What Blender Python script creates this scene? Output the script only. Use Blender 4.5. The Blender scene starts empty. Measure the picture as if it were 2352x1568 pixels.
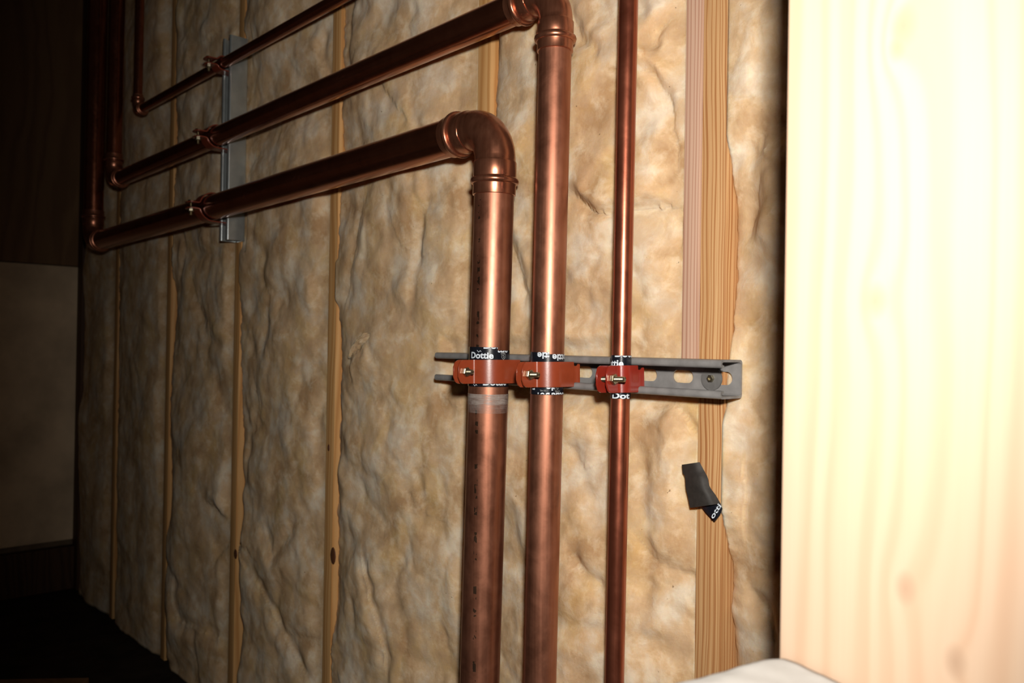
import bpy, bmesh, math, random
import numpy as np
from mathutils import Vector, Matrix

random.seed(7)
SC = bpy.context.scene
COL = SC.collection

# ------------------------------------------------------------------ camera
F = 1880.0                       # focal length in pixels of a 2352 px wide frame (about 18 mm on a 22.3 mm sensor)
CAM = np.array([0.0, -0.78, 0.82])
l_ = np.array([-560 - 1176.0, 16.0, -F]); l_ /= np.linalg.norm(l_)
u_ = np.array([.016, 1.0, -.0063]); u_ -= l_ * (u_ @ l_); u_ /= np.linalg.norm(u_)
R = np.array([-l_, np.cross(u_, -l_), u_])       # camera axes -> room axes (X along the wall, Y into it, Z up)
cd = bpy.data.cameras.new('camera'); cam = bpy.data.objects.new('camera', cd); COL.objects.link(cam)
M4 = Matrix.Identity(4)
for i in range(3):
    for j in range(3):
        M4[i][j] = R[i][j]
    M4[i][3] = CAM[i]
cam.matrix_world = M4
cd.sensor_width = 22.3; cd.lens = F / 2352 * 22.3; cd.clip_start = .01
cd.dof.use_dof = True; cd.dof.focus_distance = 1.0; cd.dof.aperture_fstop = 4.5
SC.camera = cam
# ------------------------------------------------------------------ world, flash, exposure
w = bpy.data.worlds.new('dark_room'); SC.world = w; w.use_nodes = True
w.node_tree.nodes['Background'].inputs[0].default_value = (1.0, .72, .5, 1)
w.node_tree.nodes['Background'].inputs[1].default_value = .006
ld = bpy.data.lights.new('camera_flash', 'SPOT'); ld.energy = 56.5; ld.color = (1.0, .95, .88)
ld.shadow_soft_size = .026; ld.spot_size = math.radians(78); ld.spot_blend = 1.0        # wide, low flash head: tall beam, narrower sideways
fl = bpy.data.objects.new('camera_flash', ld); COL.objects.link(fl)
mf = M4.copy(); off = R @ np.array([.035, .125, .01])
mf.translation = Vector(CAM + off)
fl.matrix_world = mf @ Matrix.Rotation(math.radians(-3), 4, 'Y') @ Matrix.Rotation(math.radians(-1), 4, 'X') @ Matrix.Diagonal((1.0, 2.0, 1.0, 1.0))
SC.view_settings.view_transform = 'Standard'; SC.view_settings.look = 'None'
SC.view_settings.gamma = 1; SC.view_settings.use_curve_mapping = False
SC.view_settings.exposure = 0.0


def ray(px, py): return R @ np.array([(px - 1176) / F, (784 - py) / F, -1.0])
def at(px, py, y=0.0):
    d = ray(px, py); return CAM + d * (y - CAM[1]) / d[1]
def atx(px, py, x):
    d = ray(px, py); return CAM + d * (x - CAM[0]) / d[0]
def atz(px, py, z):
    d = ray(px, py); return CAM + d * (z - CAM[2]) / d[2]


# ------------------------------------------------------------------ object helpers
def link(o, parent=None):
    COL.objects.link(o)
    if parent is not None:
        o.parent = parent
    return o

def tag(o, label=None, cat=None, group=None, kind=None):
    if label: o['label'] = label
    if cat: o['category'] = cat
    if group: o['group'] = group
    if kind: o['kind'] = kind
    return o

def empty(name, loc=(0, 0, 0), rot=(0, 0, 0)):
    o = bpy.data.objects.new(name, None); o.empty_display_size = .03
    o.location = loc; o.rotation_euler = rot
    return link(o)

def mesh_obj(name, verts, faces, mat, parent=None, smooth=False, loc=None):
    me = bpy.data.meshes.new(name)
    me.from_pydata([tuple(map(float, v)) for v in verts], [], [tuple(int(i) for i in f) for f in faces])
    me.update()
    if smooth:
        me.polygons.foreach_set('use_smooth', [True] * len(me.polygons))
    if mat: me.materials.append(mat)
    o = bpy.data.objects.new(name, me)
    if loc is not None: o.location = loc
    return link(o, parent)

def bm_obj(name, bm, mat, parent=None, smooth=False, loc=None):
    bmesh.ops.recalc_face_normals(bm, faces=bm.faces[:])
    me = bpy.data.meshes.new(name); bm.to_mesh(me); bm.free()
    if smooth:
        me.polygons.foreach_set('use_smooth', [True] * len(me.polygons))
    if mat: me.materials.append(mat)
    o = bpy.data.objects.new(name, me)
    if loc is not None: o.location = loc
    return link(o, parent)

def autosmooth(o, deg=35):
    me = o.data
    me.polygons.foreach_set('use_smooth', [True] * len(me.polygons))
    bm = bmesh.new(); bm.from_mesh(me)
    for e in bm.edges:
        if len(e.link_faces) == 2 and e.calc_face_angle(0) > math.radians(deg):
            e.smooth = False
    bm.to_mesh(me); bm.free()
    return o

def box_bm(x0, x1, y0, y1, z0, z1, bevel=0, bm=None):
    bm2 = bmesh.new()
    bmesh.ops.create_cube(bm2, size=1)
    for v in bm2.verts:
        v.co = Vector(((x0 + x1) / 2 + v.co.x * (x1 - x0), (y0 + y1) / 2 + v.co.y * (y1 - y0), (z0 + z1) / 2 + v.co.z * (z1 - z0)))
    if bevel:
        bmesh.ops.bevel(bm2, geom=bm2.edges[:], offset=bevel, segments=2, affect='EDGES', profile=.6)
    return bm2

def sweep(pts, radii, seg=40, cap=True):
    """tube of varying radius along a list of points"""
    pts = [Vector(p) for p in pts]
    n = len(pts)
    T = []
    for i in range(n):
        a = pts[max(i - 1, 0)]; b = pts[min(i + 1, n - 1)]
        T.append((b - a).normalized())
    ref = Vector((0, 1, 0))
    if abs(T[0].dot(ref)) > .9: ref = Vector((1, 0, 0))
    N = (ref - T[0] * ref.dot(T[0])).normalized()
    verts, faces = [], []
    for i in range(n):
        if i:
            q = T[i - 1].rotation_difference(T[i]); N = q @ N
            N = (N - T[i] * N.dot(T[i])).normalized()
        B = T[i].cross(N)
        for k in range(seg):
            a = 2 * math.pi * k / seg
            verts.append(pts[i] + (N * math.cos(a) + B * math.sin(a)) * radii[i])
    for i in range(n - 1):
        for k in range(seg):
            k2 = (k + 1) % seg
            faces.append((i * seg + k, i * seg + k2, (i + 1) * seg + k2, (i + 1) * seg + k))
    if cap:
        faces.append(tuple(range(seg))[::-1]); faces.append(tuple((n - 1) * seg + k for k in range(seg)))
    return verts, faces

# ------------------------------------------------------------------ materials
class NT:
    def __init__(s, name):
        s.m = bpy.data.materials.new(name); s.m.use_nodes = True
        s.t = s.m.node_tree; s.n = s.t.nodes; s.b = s.n['Principled BSDF']
    def node(s, typ, **kw):
        n = s.n.new(typ)
        for k, v in kw.items():
            if isinstance(k, str) and hasattr(n, k): setattr(n, k, v)
        return n
    def link(s, a, b): s.t.links.new(a, b)
    def coord(s, scale=(1, 1, 1), loc=(0, 0, 0), which='Object'):
        tc = s.node('ShaderNodeTexCoord'); mp = s.node('ShaderNodeMapping')
        mp.inputs['Scale'].default_value = scale; mp.inputs['Location'].default_value = loc
        s.link(tc.outputs[which], mp.inputs['Vector']); return mp.outputs[0]
    def noise(s, vec, scale, detail=4, rough=.55, dist=0):
        n = s.node('ShaderNodeTexNoise'); n.inputs['Scale'].default_value = scale
        n.inputs['Detail'].default_value = detail; n.inputs['Roughness'].default_value = rough
        n.inputs['Distortion'].default_value = dist
        s.link(vec, n.inputs['Vector']); return n.outputs['Fac']
    def ramp(s, fac, stops, interp='LINEAR'):
        r = s.node('ShaderNodeValToRGB'); r.color_ramp.interpolation = interp
        el = r.color_ramp.elements
        while len(el) < len(stops): el.new(.5)
        for e, (p, c) in zip(el, stops):
            e.position = p
            e.color = (c[0], c[1], c[2], 1) if not isinstance(c, (int, float)) else (c, c, c, 1)
        s.link(fac, r.inputs[0]); return r.outputs[0]
    def mix(s, fac, a, b, mode='MIX'):
        m = s.node('ShaderNodeMix', data_type='RGBA', blend_type=mode)
        for i, v in ((0, fac), (6, a), (7, b)):
            if hasattr(v, 'default_value') or hasattr(v, 'is_output'): s.link(v, m.inputs[i])
            else: m.inputs[i].default_value = v if i == 0 else (v[0], v[1], v[2], 1)
        return m.outputs[2]
    def math(s, op, a, b=None, c=None, clamp=False):
        m = s.node('ShaderNodeMath', operation=op, use_clamp=clamp)
        for i, v in enumerate((a, b, c)):
            if v is None: continue
            if hasattr(v, 'is_output'): s.link(v, m.inputs[i])
            else: m.inputs[i].default_value = v
        return m.outputs[0]
    def bump(s, h, strength=.3, dist=.001):
        b = s.node('ShaderNodeBump'); b.inputs['Strength'].default_value = strength; b.inputs['Distance'].default_value = dist
        s.link(h, b.inputs['Height']); s.link(b.outputs[0], s.b.inputs['Normal'])
    def set(s, **kw):
        for k, v in kw.items():
            i = s.b.inputs[k.replace('_', ' ')]
            if hasattr(v, 'is_output'): s.link(v, i)
            elif isinstance(v, tuple): i.default_value = (*v, 1)
            else: i.default_value = v
        return s.m

def mat_plain(name, col, rough=.5, metal=0.0, coat=0.0, var=.15, scale=40, spec=.5):
    t = NT(name); v = t.coord()
    n = t.noise(v, scale, 5)
    dk = tuple(c * (1 - var) for c in col); lt = tuple(min(1, c * (1 + var)) for c in col)
    c = t.ramp(n, [(.3, dk), (.7, lt)])
    t.bump(t.noise(v, scale * 8, 3), .12, .0004)
    t.set(Base_Color=c, Roughness=rough, Metallic=metal)
    t.b.inputs['Coat Weight'].default_value = coat; t.b.inputs['Coat Roughness'].default_value = .12
    t.b.inputs['Specular IOR Level'].default_value = spec
    return t.m

def mat_insulation():
    t = NT('fibreglass_wool')
    v = t.coord()
    big = t.noise(t.coord((1, 1, 1)), 13, 5, .62, .25)
    mid = t.noise(v, 34, 5, .62, .35)
    yel = t.noise(t.coord((1, 1, 1), (3.1, 0, 1.7)), 11, 4, .55, .5)
    c1 = t.ramp(big, [(.36, (.46, .275, .13)), (.49, (.69, .485, .285)), (.61, (.745, .63, .48))])
    c2 = t.mix(t.ramp(yel, [(.50, 0.0), (.68, .6)]), c1, (.68, .44, .16))
    c3 = t.mix(t.ramp(mid, [(.36, .65), (.60, 0.0)]), c2, (.545, .37, .225))
    c3 = t.mix(t.ramp(mid, [(.52, 0.0), (.70, .55)]), c3, (.79, .66, .49))
    sp = t.noise(t.coord((1, 1, 1), (7, 2, 5)), 170, 2, .5)
    c4 = t.mix(t.ramp(sp, [(.765, 0.0), (.79, .7)]), c3, (.17, .10, .05))
    fib = t.noise(t.coord((55, 55, 260)), 1, 4, .65, 1.2)
    fib2 = t.noise(t.coord((320, 320, 90), (1, 2, 3)), 1, 4, .65, 1.5)
    c5 = t.mix(t.ramp(fib2, [(.58, 0.0), (.80, .16)]), c4, (.92, .84, .70))
    fine = t.noise(v, 420, 4, .7)
    h = t.math('ADD', t.math('MULTIPLY', fib, .6), t.math('ADD', t.math('MULTIPLY', fib2, .5), t.math('MULTIPLY', fine, .35)))
    h2 = t.math('ADD', h, t.math('MULTIPLY', t.noise(v, 55, 4, .6, .8), 1.6))
    t.bump(h2, .30, .0020)
    t.set(Base_Color=c5, Roughness=.95)
    t.b.inputs['Subsurface Weight'].default_value = .6; t.b.inputs['Subsurface Radius'].default_value = (1.0, .62, .35); t.b.inputs['Subsurface Scale'].default_value = .013
    t.b.inputs['Specular IOR Level'].default_value = .04
    t.b.inputs['Sheen Weight'].default_value = 0.0
    t.b.inputs['Sheen Roughness'].default_value = .5
    return t.m

def mat_wood(name, light, mid, dark, freq=150, offs=(0, 0, 0), warp=.006, sharp=(.42, .6), knots=(), rough=.62, fine=.25, irregular=2.2, power=1.6):
    """grain running along Z, lines across X (and Y)"""
    t = NT(name)
    tc = t.node('ShaderNodeTexCoord').outputs['Object']
    sx = t.node('ShaderNodeSeparateXYZ'); t.link(tc, sx.inputs[0])
    wv = t.noise(t.coord((6, 6, 1.6), offs), 1, 3, .5)
    wv2 = t.noise(t.coord((30, 30, 7), offs), 1, 3, .5)
    xx = t.math('ADD', sx.outputs[0], t.math('MULTIPLY', sx.outputs[1], .83))
    xx = t.math('ADD', xx, t.math('MULTIPLY', wv, warp * 10))
    xx = t.math('ADD', xx, t.math('MULTIPLY', wv2, warp))
    kd = None
    for (kx, ky, kz, kr) in knots:
        sub = t.node('ShaderNodeVectorMath', operation='SUBTRACT'); t.link(tc, sub.inputs[0]); sub.inputs[1].default_value = (kx, ky, kz)
        scl = t.node('ShaderNodeVectorMath', operation='MULTIPLY'); t.link(sub.outputs[0], scl.inputs[0]); scl.inputs[1].default_value = (1 / kr, .3 / kr, .62 / kr)
        ln = t.node('ShaderNodeVectorMath', operation='LENGTH'); t.link(scl.outputs[0], ln.inputs[0])
        d = ln.outputs['Value']
        g = t.math('DIVIDE', 1.0, t.math('ADD', 1.0, t.math('MULTIPLY', d, t.math('MULTIPLY', d, .35))))
        xx = t.math('ADD', xx, t.math('MULTIPLY', g, kr * 1.5))
        kd = d if kd is None else t.math('MINIMUM', kd, d)
    ph = t.node('ShaderNodeCombineXYZ'); t.link(t.math('MULTIPLY', xx, freq * .55), ph.inputs[0]); t.link(t.math('MULTIPLY', sx.outputs[2], 1.2), ph.inputs[2])
    xx = t.math('ADD', xx, t.math('MULTIPLY', t.noise(ph.outputs[0], 1, 2, .5), irregular / freq))
    s = t.math('SINE', t.math('MULTIPLY', xx, freq * 6.2832))
    s = t.math('MULTIPLY_ADD', s, .5, .5)
    s = t.math('POWER', s, power)
    col = t.ramp(s, [(0, light), (sharp[0], mid), (1, dark)])
    fn = t.noise(t.coord((900, 900, 9), offs), 1, 3, .6)
    col = t.mix(t.ramp(fn, [(.42, fine), (.62, 0.0)]), col, dark)
    blot = t.noise(t.coord((12, 12, 3), offs), 1, 3, .5)
    col = t.mix(t.ramp(blot, [(.35, .28), (.65, 0.0)]), col, mid)
    if kd is not None:
        col = t.mix(t.ramp(kd, [(0.0, .8), (.5, .5), (1.0, 0.0)]), col, tuple(c * .75 for c in dark))
    t.bump(t.math('ADD', t.math('MULTIPLY', fn, .5), s), .12, .0006)
    t.set(Base_Color=col, Roughness=rough)
    t.b.inputs['Specular IOR Level'].default_value = .3
    return t.m

def mat_copper(name, a, b, rough, axis='Z', marks=None, tarn=.0):
    t = NT(name)
    st = {'Z': (130, 130, 3.0), 'X': (3.0, 130, 130)}[axis]
    sn = t.noise(t.coord(st), 1, 4, .6)
    bl = t.noise(t.coord(), 28, 4, .6, .4)
    fac = t.math('MULTIPLY_ADD', sn, .55, t.math('MULTIPLY', bl, .45))
    col = t.ramp(fac, [(.36, b), (.62, a)])
    tn = t.noise(t.coord((1, 1, .5), (4, 1, 2)), 45, 4, .6)
    col = t.mix(t.ramp(tn, [(.56, 0.0), (.74, .45)]), col, tuple(c * .55 for c in b))
    if marks:
        tc = t.node('ShaderNodeTexCoord').outputs['Object']
        sx = t.node('ShaderNodeSeparateXYZ'); t.link(tc, sx.inputs[0])
        ang = t.math('ARCTAN2', sx.outputs[1], sx.outputs[0])
        inb = t.math('LESS_THAN', t.math('ABSOLUTE', t.math('SUBTRACT', ang, marks[0])), marks[1])
        mk = t.noise(t.coord((150, 150, 130), (2, 2, 9)), 1, 2, .4)
        mk2 = t.noise(t.coord((10, 10, 42), (5, 2, 1)), 1, 2, .4)
        m = t.math('MULTIPLY', inb, t.math('MULTIPLY', t.math('GREATER_THAN', mk, .53), t.math('GREATER_THAN', mk2, .47)))
        col = t.mix(t.math('MULTIPLY', m, .8), col, (.035, .035, .022))
    ro = t.ramp(t.math('MULTIPLY_ADD', bl, .6, t.math('MULTIPLY', sn, .4)), [(.3, rough * .75), (.7, rough * 1.3)])
    t.bump(t.math('ADD', sn, t.math('MULTIPLY', t.noise(t.coord(), 350, 3), .6)), .10, .0004)
    t.set(Base_Color=col, Roughness=ro, Metallic=1.0 - tarn)
    t.b.inputs['Coat Weight'].default_value = .35; t.b.inputs['Coat Roughness'].default_value = rough * .75; t.b.inputs['Coat Tint'].default_value = (1, .9, .85, 1)
    return t.m

M = {}
M['wool'] = mat_insulation()
M['stud'] = mat_wood('stud_wood', (.64, .375, .155), (.58, .32, .12), (.46, .22, .07), 80, (0, 0, 0), .006)
M['stud_near'] = mat_wood('stud_wood_near', (.58, .355, .168), (.52, .285, .118), (.30, .115, .036), 215, (1.3, 2.1, .4), .0035, irregular=3.0, power=2.2, fine=.35)
M['pink_wood'] = mat_wood('pinkish_wood', (.54, .355, .255), (.50, .32, .225), (.37, .19, .125), 185, (3, 1, 2), .0012, fine=.12)
M['knot'] = mat_plain('knot_wood', (.10, .035, .012), .6)
M['copper'] = mat_copper('copper_large_riser', (.43, .185, .112), (.31, .118, .066), .46, 'Z', marks=None, tarn=.10)
M['copper_x'] = mat_copper('copper_run', (.46, .165, .09), (.34, .11, .055), .22, 'X', tarn=.04)
M['copper_fit'] = mat_copper('copper_fitting', (.46, .19, .11), (.33, .12, .065), .30, 'Z', tarn=.12)
M['copper_red'] = mat_copper('copper_small', (.42, .135, .076), (.33, .088, .046), .31, 'Z', tarn=.12)
M['orange'] = mat_plain('orange_paint', (.25, .042, .0145), .32, 0, .5, .10, 60)
M['red'] = mat_plain('red_paint', (.24, .020, .0105), .28, 0, .6, .08, 60)
M['far_red'] = mat_plain('brown_red_paint', (.17, .028, .012), .35, 0, .3, .10, 60)
M['steel'] = mat_plain('grey_strut_steel', (.215, .207, .202), .45, .10, 0, .2, 55)
M['galv'] = mat_plain('galvanised_steel', (.52, .56, .56), .27, .75, 0, .10, 60)
M['zinc'] = mat_plain('yellow_zinc', (.46, .41, .29), .32, 1.0, 0, .12, 300)
M['washer'] = mat_plain('washer_steel', (.15, .145, .14), .38, .2, 0, .15, 120)
M['tape'] = mat_plain('black_vinyl', (.0085, .0095, .014), .22, 0, .25, .2, 120)
M['tape_back'] = mat_plain('black_tape_underside', (.022, .018, .015), .7, 0, 0, .3, 150)
M['print'] = mat_plain('white_print', (.62, .68, .74), .4, 0, 0, .05, 80)
M['grey_print'] = mat_plain('grey_print', (.30, .31, .31), .45, 0, 0, .05, 80)
M['cloth'] = mat_plain('white_cloth', (.36, .35, .33), .9, 0, 0, .03, 90, .1)
M['floor'] = mat_plain('dark_dirt_floor', (.030, .022, .016), .95, 0, 0, .4, 14, .1)
M['sheath'] = mat_plain('dark_sheathing', (.20, .14, .09), .9, 0, 0, .3, 20, .1)
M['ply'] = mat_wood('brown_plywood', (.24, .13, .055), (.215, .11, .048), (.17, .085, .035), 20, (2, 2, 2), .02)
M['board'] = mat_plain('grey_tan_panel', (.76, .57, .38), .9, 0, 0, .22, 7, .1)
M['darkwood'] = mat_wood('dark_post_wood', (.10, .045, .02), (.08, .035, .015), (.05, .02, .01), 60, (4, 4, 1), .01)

# ------------------------------------------------------------------ numpy noise
def _h(ix, iy, seed):
    n = (ix.astype(np.int64) * 374761393 + iy.astype(np.int64) * 668265263 + seed * 1442695041) & 0xFFFFFFFF
    n = ((n ^ (n >> 13)) * 1274126177) & 0xFFFFFFFF
    n = n ^ (n >> 16)
    return (n & 0xFFFF) / 65535.0
def vnoise(x, y, seed=0):
    ix = np.floor(x); iy = np.floor(y); fx = x - ix; fy = y - iy
    sx = fx * fx * fx * (fx * (fx * 6 - 15) + 10); sy = fy * fy * fy * (fy * (fy * 6 - 15) + 10)
    a = _h(ix, iy, seed); b = _h(ix + 1, iy, seed); c = _h(ix, iy + 1, seed); d = _h(ix + 1, iy + 1, seed)
    return a + (b - a) * sx + (c - a) * sy + (a - b - c + d) * sx * sy
def fbm(x, y, seed=0, o=4, g=.5):
    s = 0; a = 1; t = 0
    for k in range(o):
        s = s + a * vnoise(x * 2 ** k, y * 2 ** k, seed + 17 * k); t += a; a *= g
    return s / t
def voro(x, y, seed=0):
    ix = np.floor(x); iy = np.floor(y)
    f1 = np.full(x.shape, 9.0); f2 = np.full(x.shape, 9.0)
    for dx in (-1, 0, 1):
        for dy in (-1, 0, 1):
            cx = ix + dx; cy = iy + dy
            px = cx + .15 + .7 * _h(cx, cy, seed); py = cy + .15 + .7 * _h(cx, cy, seed + 5)
            d = np.hypot(px - x, py - y)
            f2 = np.where(d < f1, f1, np.minimum(f2, d)); f1 = np.minimum(f1, d)
    return f1, f2
def sstep(a, b, x):
    t = np.clip((x - a) / (b - a), 0, 1); return t * t * (3 - 2 * t)

# ------------------------------------------------------------------ the setting
STUD_X = [-.5346, -.9293, -1.3504, -1.7583, -2.1665, -2.5842]     # left edges of the stud faces, right to left
SW = .0295; SD = .089
LEFT = -2.975
WALL_H = 2.45
wall = mesh_obj('wall_back', *(lambda b: ([v.co[:] for v in b.verts], [[v.index for v in f.verts] for f in b.faces]))(
    (lambda b: (b.verts.index_update(), b)[1])(box_bm(LEFT - .1, .45, SD + .006, SD + .03, 0, WALL_H))), M['sheath'])
tag(wall, kind='structure')
fo = bm_obj('floor', box_bm(LEFT - .1, .9, -1.9, SD + .03, -.05, 0), M['floor']); tag(fo, kind='structure')

def stud(x0, x1, mat, y0=0.0, z0=0.0, z1=WALL_H, name='wall_stud', bevel=.0022, parent=None):
    xc = (x0 + x1) / 2
    bm = box_bm(x0 - xc, x1 - xc, y0, SD, .0015 if z0 == 0 else 0, z1 - z0, bevel)
    o = bm_obj(name, bm, mat, parent, loc=(xc, 0, z0)); autosmooth(o, 25); return o
studs = []
STUD_LABELS = ['orange-brown stud under the right end of the level strut, with dark straight grain',
               'light stud behind the lowest pipe elbow, mostly hidden by the thickest upright pipe',
               'tan stud with a big reddish knot low down, left of the loose wool tuft',
               'brown stud that carries the upright galvanised strut',
               'dim dark-brown stud left of the upright strut, crossed by the three long pipes',
               'nearly black narrow stud beside the pipe risers in the far left corner']
for i, x in enumerate(STUD_X):
    o = stud(x, x + (.0340 if i == 0 else SW), M['stud_near'] if i == 0 else M['stud'])
    tag(o, STUD_LABELS[i], 'stud', 'studs of the insulated wall'); studs.append(o)
stud(STUD_X[0] + .41, STUD_X[0] + .41 + SW, M['stud'], name='stud', parent=wall)
pk0 = at(1571, 300, -.003)[0]; pk1 = at(1606, 300, -.003)[0]
zb = at(1590, 800, 0)[2]
strip = stud(pk0, STUD_X[0] - .0006, M['pink_wood'], -.002, .800, WALL_H, 'wood_strip', .0015)
tag(strip, 'pinkish straight-grained wood strip along the left of the orange-brown stud', 'strip')

def knot(px, py, w_, h_, par):
    p = at(px, py, 0)
    bm = bmesh.new(); bmesh.ops.create_icosphere(bm, subdivisions=2, radius=1)
    for v in bm.verts:
        v.co = Vector((v.co.x * w_, v.co.y * .0016, v.co.z * h_))
    pl = par.location
    o = bm_obj('knot', bm, M['knot'], par, True, (p[0] - pl.x, 0, p[2] - pl.z)); return o
knot(765, 1276, .0095, .016, studs[2]); knot(755, 1028, .004, .0065, studs[2])
knot(541, 1272, .0085, .011, studs[3]); knot(387, 1256, .009, .022, studs[4])

# left wall: two sheets butted at a seam, a plate below
lw = None
lw = bm_obj('wall_left', box_bm(LEFT - .08, LEFT - .02, -1.5, SD, 0, WALL_H), M['sheath']); tag(lw, kind='structure')
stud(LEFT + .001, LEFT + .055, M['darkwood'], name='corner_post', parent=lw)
SEAM = 1.06
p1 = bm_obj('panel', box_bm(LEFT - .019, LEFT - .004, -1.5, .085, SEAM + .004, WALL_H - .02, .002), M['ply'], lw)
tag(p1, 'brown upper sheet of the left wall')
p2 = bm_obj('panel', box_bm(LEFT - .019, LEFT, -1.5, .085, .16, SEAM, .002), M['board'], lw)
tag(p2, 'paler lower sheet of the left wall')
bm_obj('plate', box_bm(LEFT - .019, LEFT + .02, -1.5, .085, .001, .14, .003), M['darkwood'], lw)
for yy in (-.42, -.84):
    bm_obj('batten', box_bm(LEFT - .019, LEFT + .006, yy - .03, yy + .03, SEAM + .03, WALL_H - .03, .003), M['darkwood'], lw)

# ------------------------------------------------------------------ insulation batts
# (polyline in photo pixels, groove depth, groove width, flap height, flap length, side)
CREASES = [
    [[(1312, 436), (1352, 470), (1400, 492), (1470, 478), (1520, 470), (1568, 478)], .012, .006, .010, .05, 1],
    [[(1568, 10), (1530, 45), (1503, 75), (1500, 96), (1514, 112)], .010, .005, .006, .03, -1],
    [[(1462, 150), (1500, 168), (1524, 210), (1534, 270), (1550, 330), (1546, 380), (1530, 424)], .011, .006, .007, .04, 1],
    [[(1548, 500), (1552, 545), (1560, 600), (1548, 680)], .009, .006, .005, .03, 1],
    [[(1470, 960), (1530, 935), (1560, 960), (1590, 1010)], .008, .006, .006, .04, -1],
    [[(1300, 1010), (1340, 1080), (1390, 1060)], .006, .008, .004, .04, 1],
    [[(1450, 1210), (1500, 1290), (1560, 1320), (1588, 1330)], .007, .007, .005, .05, 1],
    [[(1300, 1240), (1350, 1330), (1400, 1350)], .006, .007, .004, .04, -1],
    [[(1320, 30), (1350, 90), (1400, 130)], .006, .007, .004, .05, 1],
    [[(1150, 480), (1180, 600), (1195, 720)], .007, .008, .004, .05, 1],
    [[(836, 430), (826, 520), (818, 590), (800, 660), (782, 720)], .010, .008, .006, .05, 1],
    [[(835, 1245), (856, 1340), (877, 1420), (892, 1500), (896, 1568)], .012, .007, .010, .06, -1],
    [[(806, 822), (822, 812), (842, 806), (856, 786)], .013, .006, .014, .028, -1],
    [[(1075, 480), (1058, 560), (1068, 640), (1075, 720)], .008, .008, .006, .04, 1],
    [[(900, 470), (930, 560), (980, 590), (1020, 560)], .006, .010, .005, .06, 1],
    [[(870, 900), (900, 960), (960, 980)], .005, .009, .004, .05, -1],
    [[(930, 1100), (980, 1180), (1040, 1210)], .006, .009, .005, .06, 1],
    [[(1000, 900), (1040, 930), (1075, 920)], .008, .007, .005, .03, 1],
    [[(850, 120), (880, 180), (935, 255), (960, 290)], .009, .007, .008, .06, 1],
    [[(980, 20), (950, 60), (960, 110), (1000, 150)], .006, .008, .004, .05, 1],
    [[(601, 1190), (612, 1240), (628, 1283), (655, 1245), (685, 1185)], .013, .008, .008, .05, -1],
    [[(566, 1300), (606, 1370), (650, 1460), (680, 1520), (708, 1568)], .013, .008, .010, .06, -1],
    [[(640, 1450), (690, 1462), (735, 1470)], .010, .008, .008, .04, 1],
    [[(600, 620), (625, 680), (610, 760), (600, 830)], .008, .009, .005, .05, 1],
    [[(700, 590), (722, 640), (730, 700), (728, 760)], .008, .007, .005, .03, -1],
    [[(690, 920), (720, 960), (735, 1040)], .007, .008, .004, .04, 1],
    [[(575, 850), (590, 930), (570, 1010)], .007, .008, .005, .04, 1],
    [[(600, 340), (560, 390), (550, 440)], .008, .009, .005, .04, 1],
    [[(640, 110), (690, 180), (730, 190), (740, 230)], .008, .008, .006, .05, 1],
    [[(728, 60), (728, 130), (745, 190)], .010, .006, .006, .03, -1],
    [[(463, 1134), (500, 1172), (532, 1214), (508, 1262), (486, 1306)], .015, .009, .012, .06, 1],
    [[(410, 1300), (408, 1370), (418, 1424), (470, 1450), (520, 1475)], .015, .010, .012, .07, -1],
    [[(430, 600), (450, 690), (470, 760), (520, 800)], .010, .010, .006, .06, 1],
    [[(480, 850), (500, 930), (525, 990)], .008, .010, .006, .05, -1],
    [[(400, 60), (470, 100), (545, 30)], .008, .010, .006, .06, 1],
    [[(1660, 215), (1690, 222), (1740, 214)], .007, .005, .006, .03, 1],
    [[(1690, 330), (1735, 350), (1738, 300)], .006, .007, .004, .03, 1],
    [[(1700, 560), (1735, 470), (1745, 380)], .008, .007, .006, .04, -1],
    [[(1712, 1340), (1740, 1420), (1765, 1500)], .008, .007, .006, .04, 1],
    [[(1700, 1050), (1708, 1150), (1700, 1260)], .007, .007, .006, .03, -1],
]
# where the wool meets the right side of each stud (photo pixels: y, x)
EDGE = {
    -.5346: [(-40, 1655), (0, 1650), (60, 1638), (100, 1628), (180, 1630), (230, 1640), (290, 1662), (330, 1672), (450, 1690), (540, 1696), (620, 1694), (700, 1690), (780, 1682), (860, 1672), (950, 1653), (1060, 1630), (1090, 1630), (1150, 1650), (1200, 1664), (1300, 1684), (1350, 1684), (1400, 1680), (1470, 1692), (1568, 1695)],
    -.9293: [(0, 1160), (150, 1148), (250, 1141), (400, 1138), (800, 1130), (1568, 1120)],
    -1.3504: [(0, 793), (100, 790), (180, 792), (260, 785), (340, 791), (480, 782), (590, 776), (625, 756), (645, 754), (680, 768), (720, 780), (760, 786), (900, 786), (1000, 783), (1100, 780), (1180, 776), (1250, 780), (1400, 775), (1450, 765), (1500, 760), (1568, 762)],
    -1.7583: [(0, 566), (90, 560), (200, 566), (400, 556), (560, 548), (620, 546), (680, 552), (720, 555), (760, 553), (900, 556), (1000, 560), (1100, 570), (1160, 574), (1250, 566), (1330, 566), (1450, 568), (1568, 572)],
    -2.1665: [(0, 414), (100, 408), (230, 405), (300, 409), (420, 402), (600, 393), (640, 398), (680, 409), (720, 408), (780, 403), (900, 393), (1000, 393), (1100, 396), (1250, 402), (1320, 402), (1400, 390), (1568, 388)],
    -2.5842: [(0, 284), (500, 276), (1000, 272), (1568, 268)],
}
HS = (-.9683, -.4788, .7676, .8106)      # horizontal strut (x0, x1, z0, z1)
VS = (-1.7488, -1.7058, 1.0405, 1.4815)  # vertical strut

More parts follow.
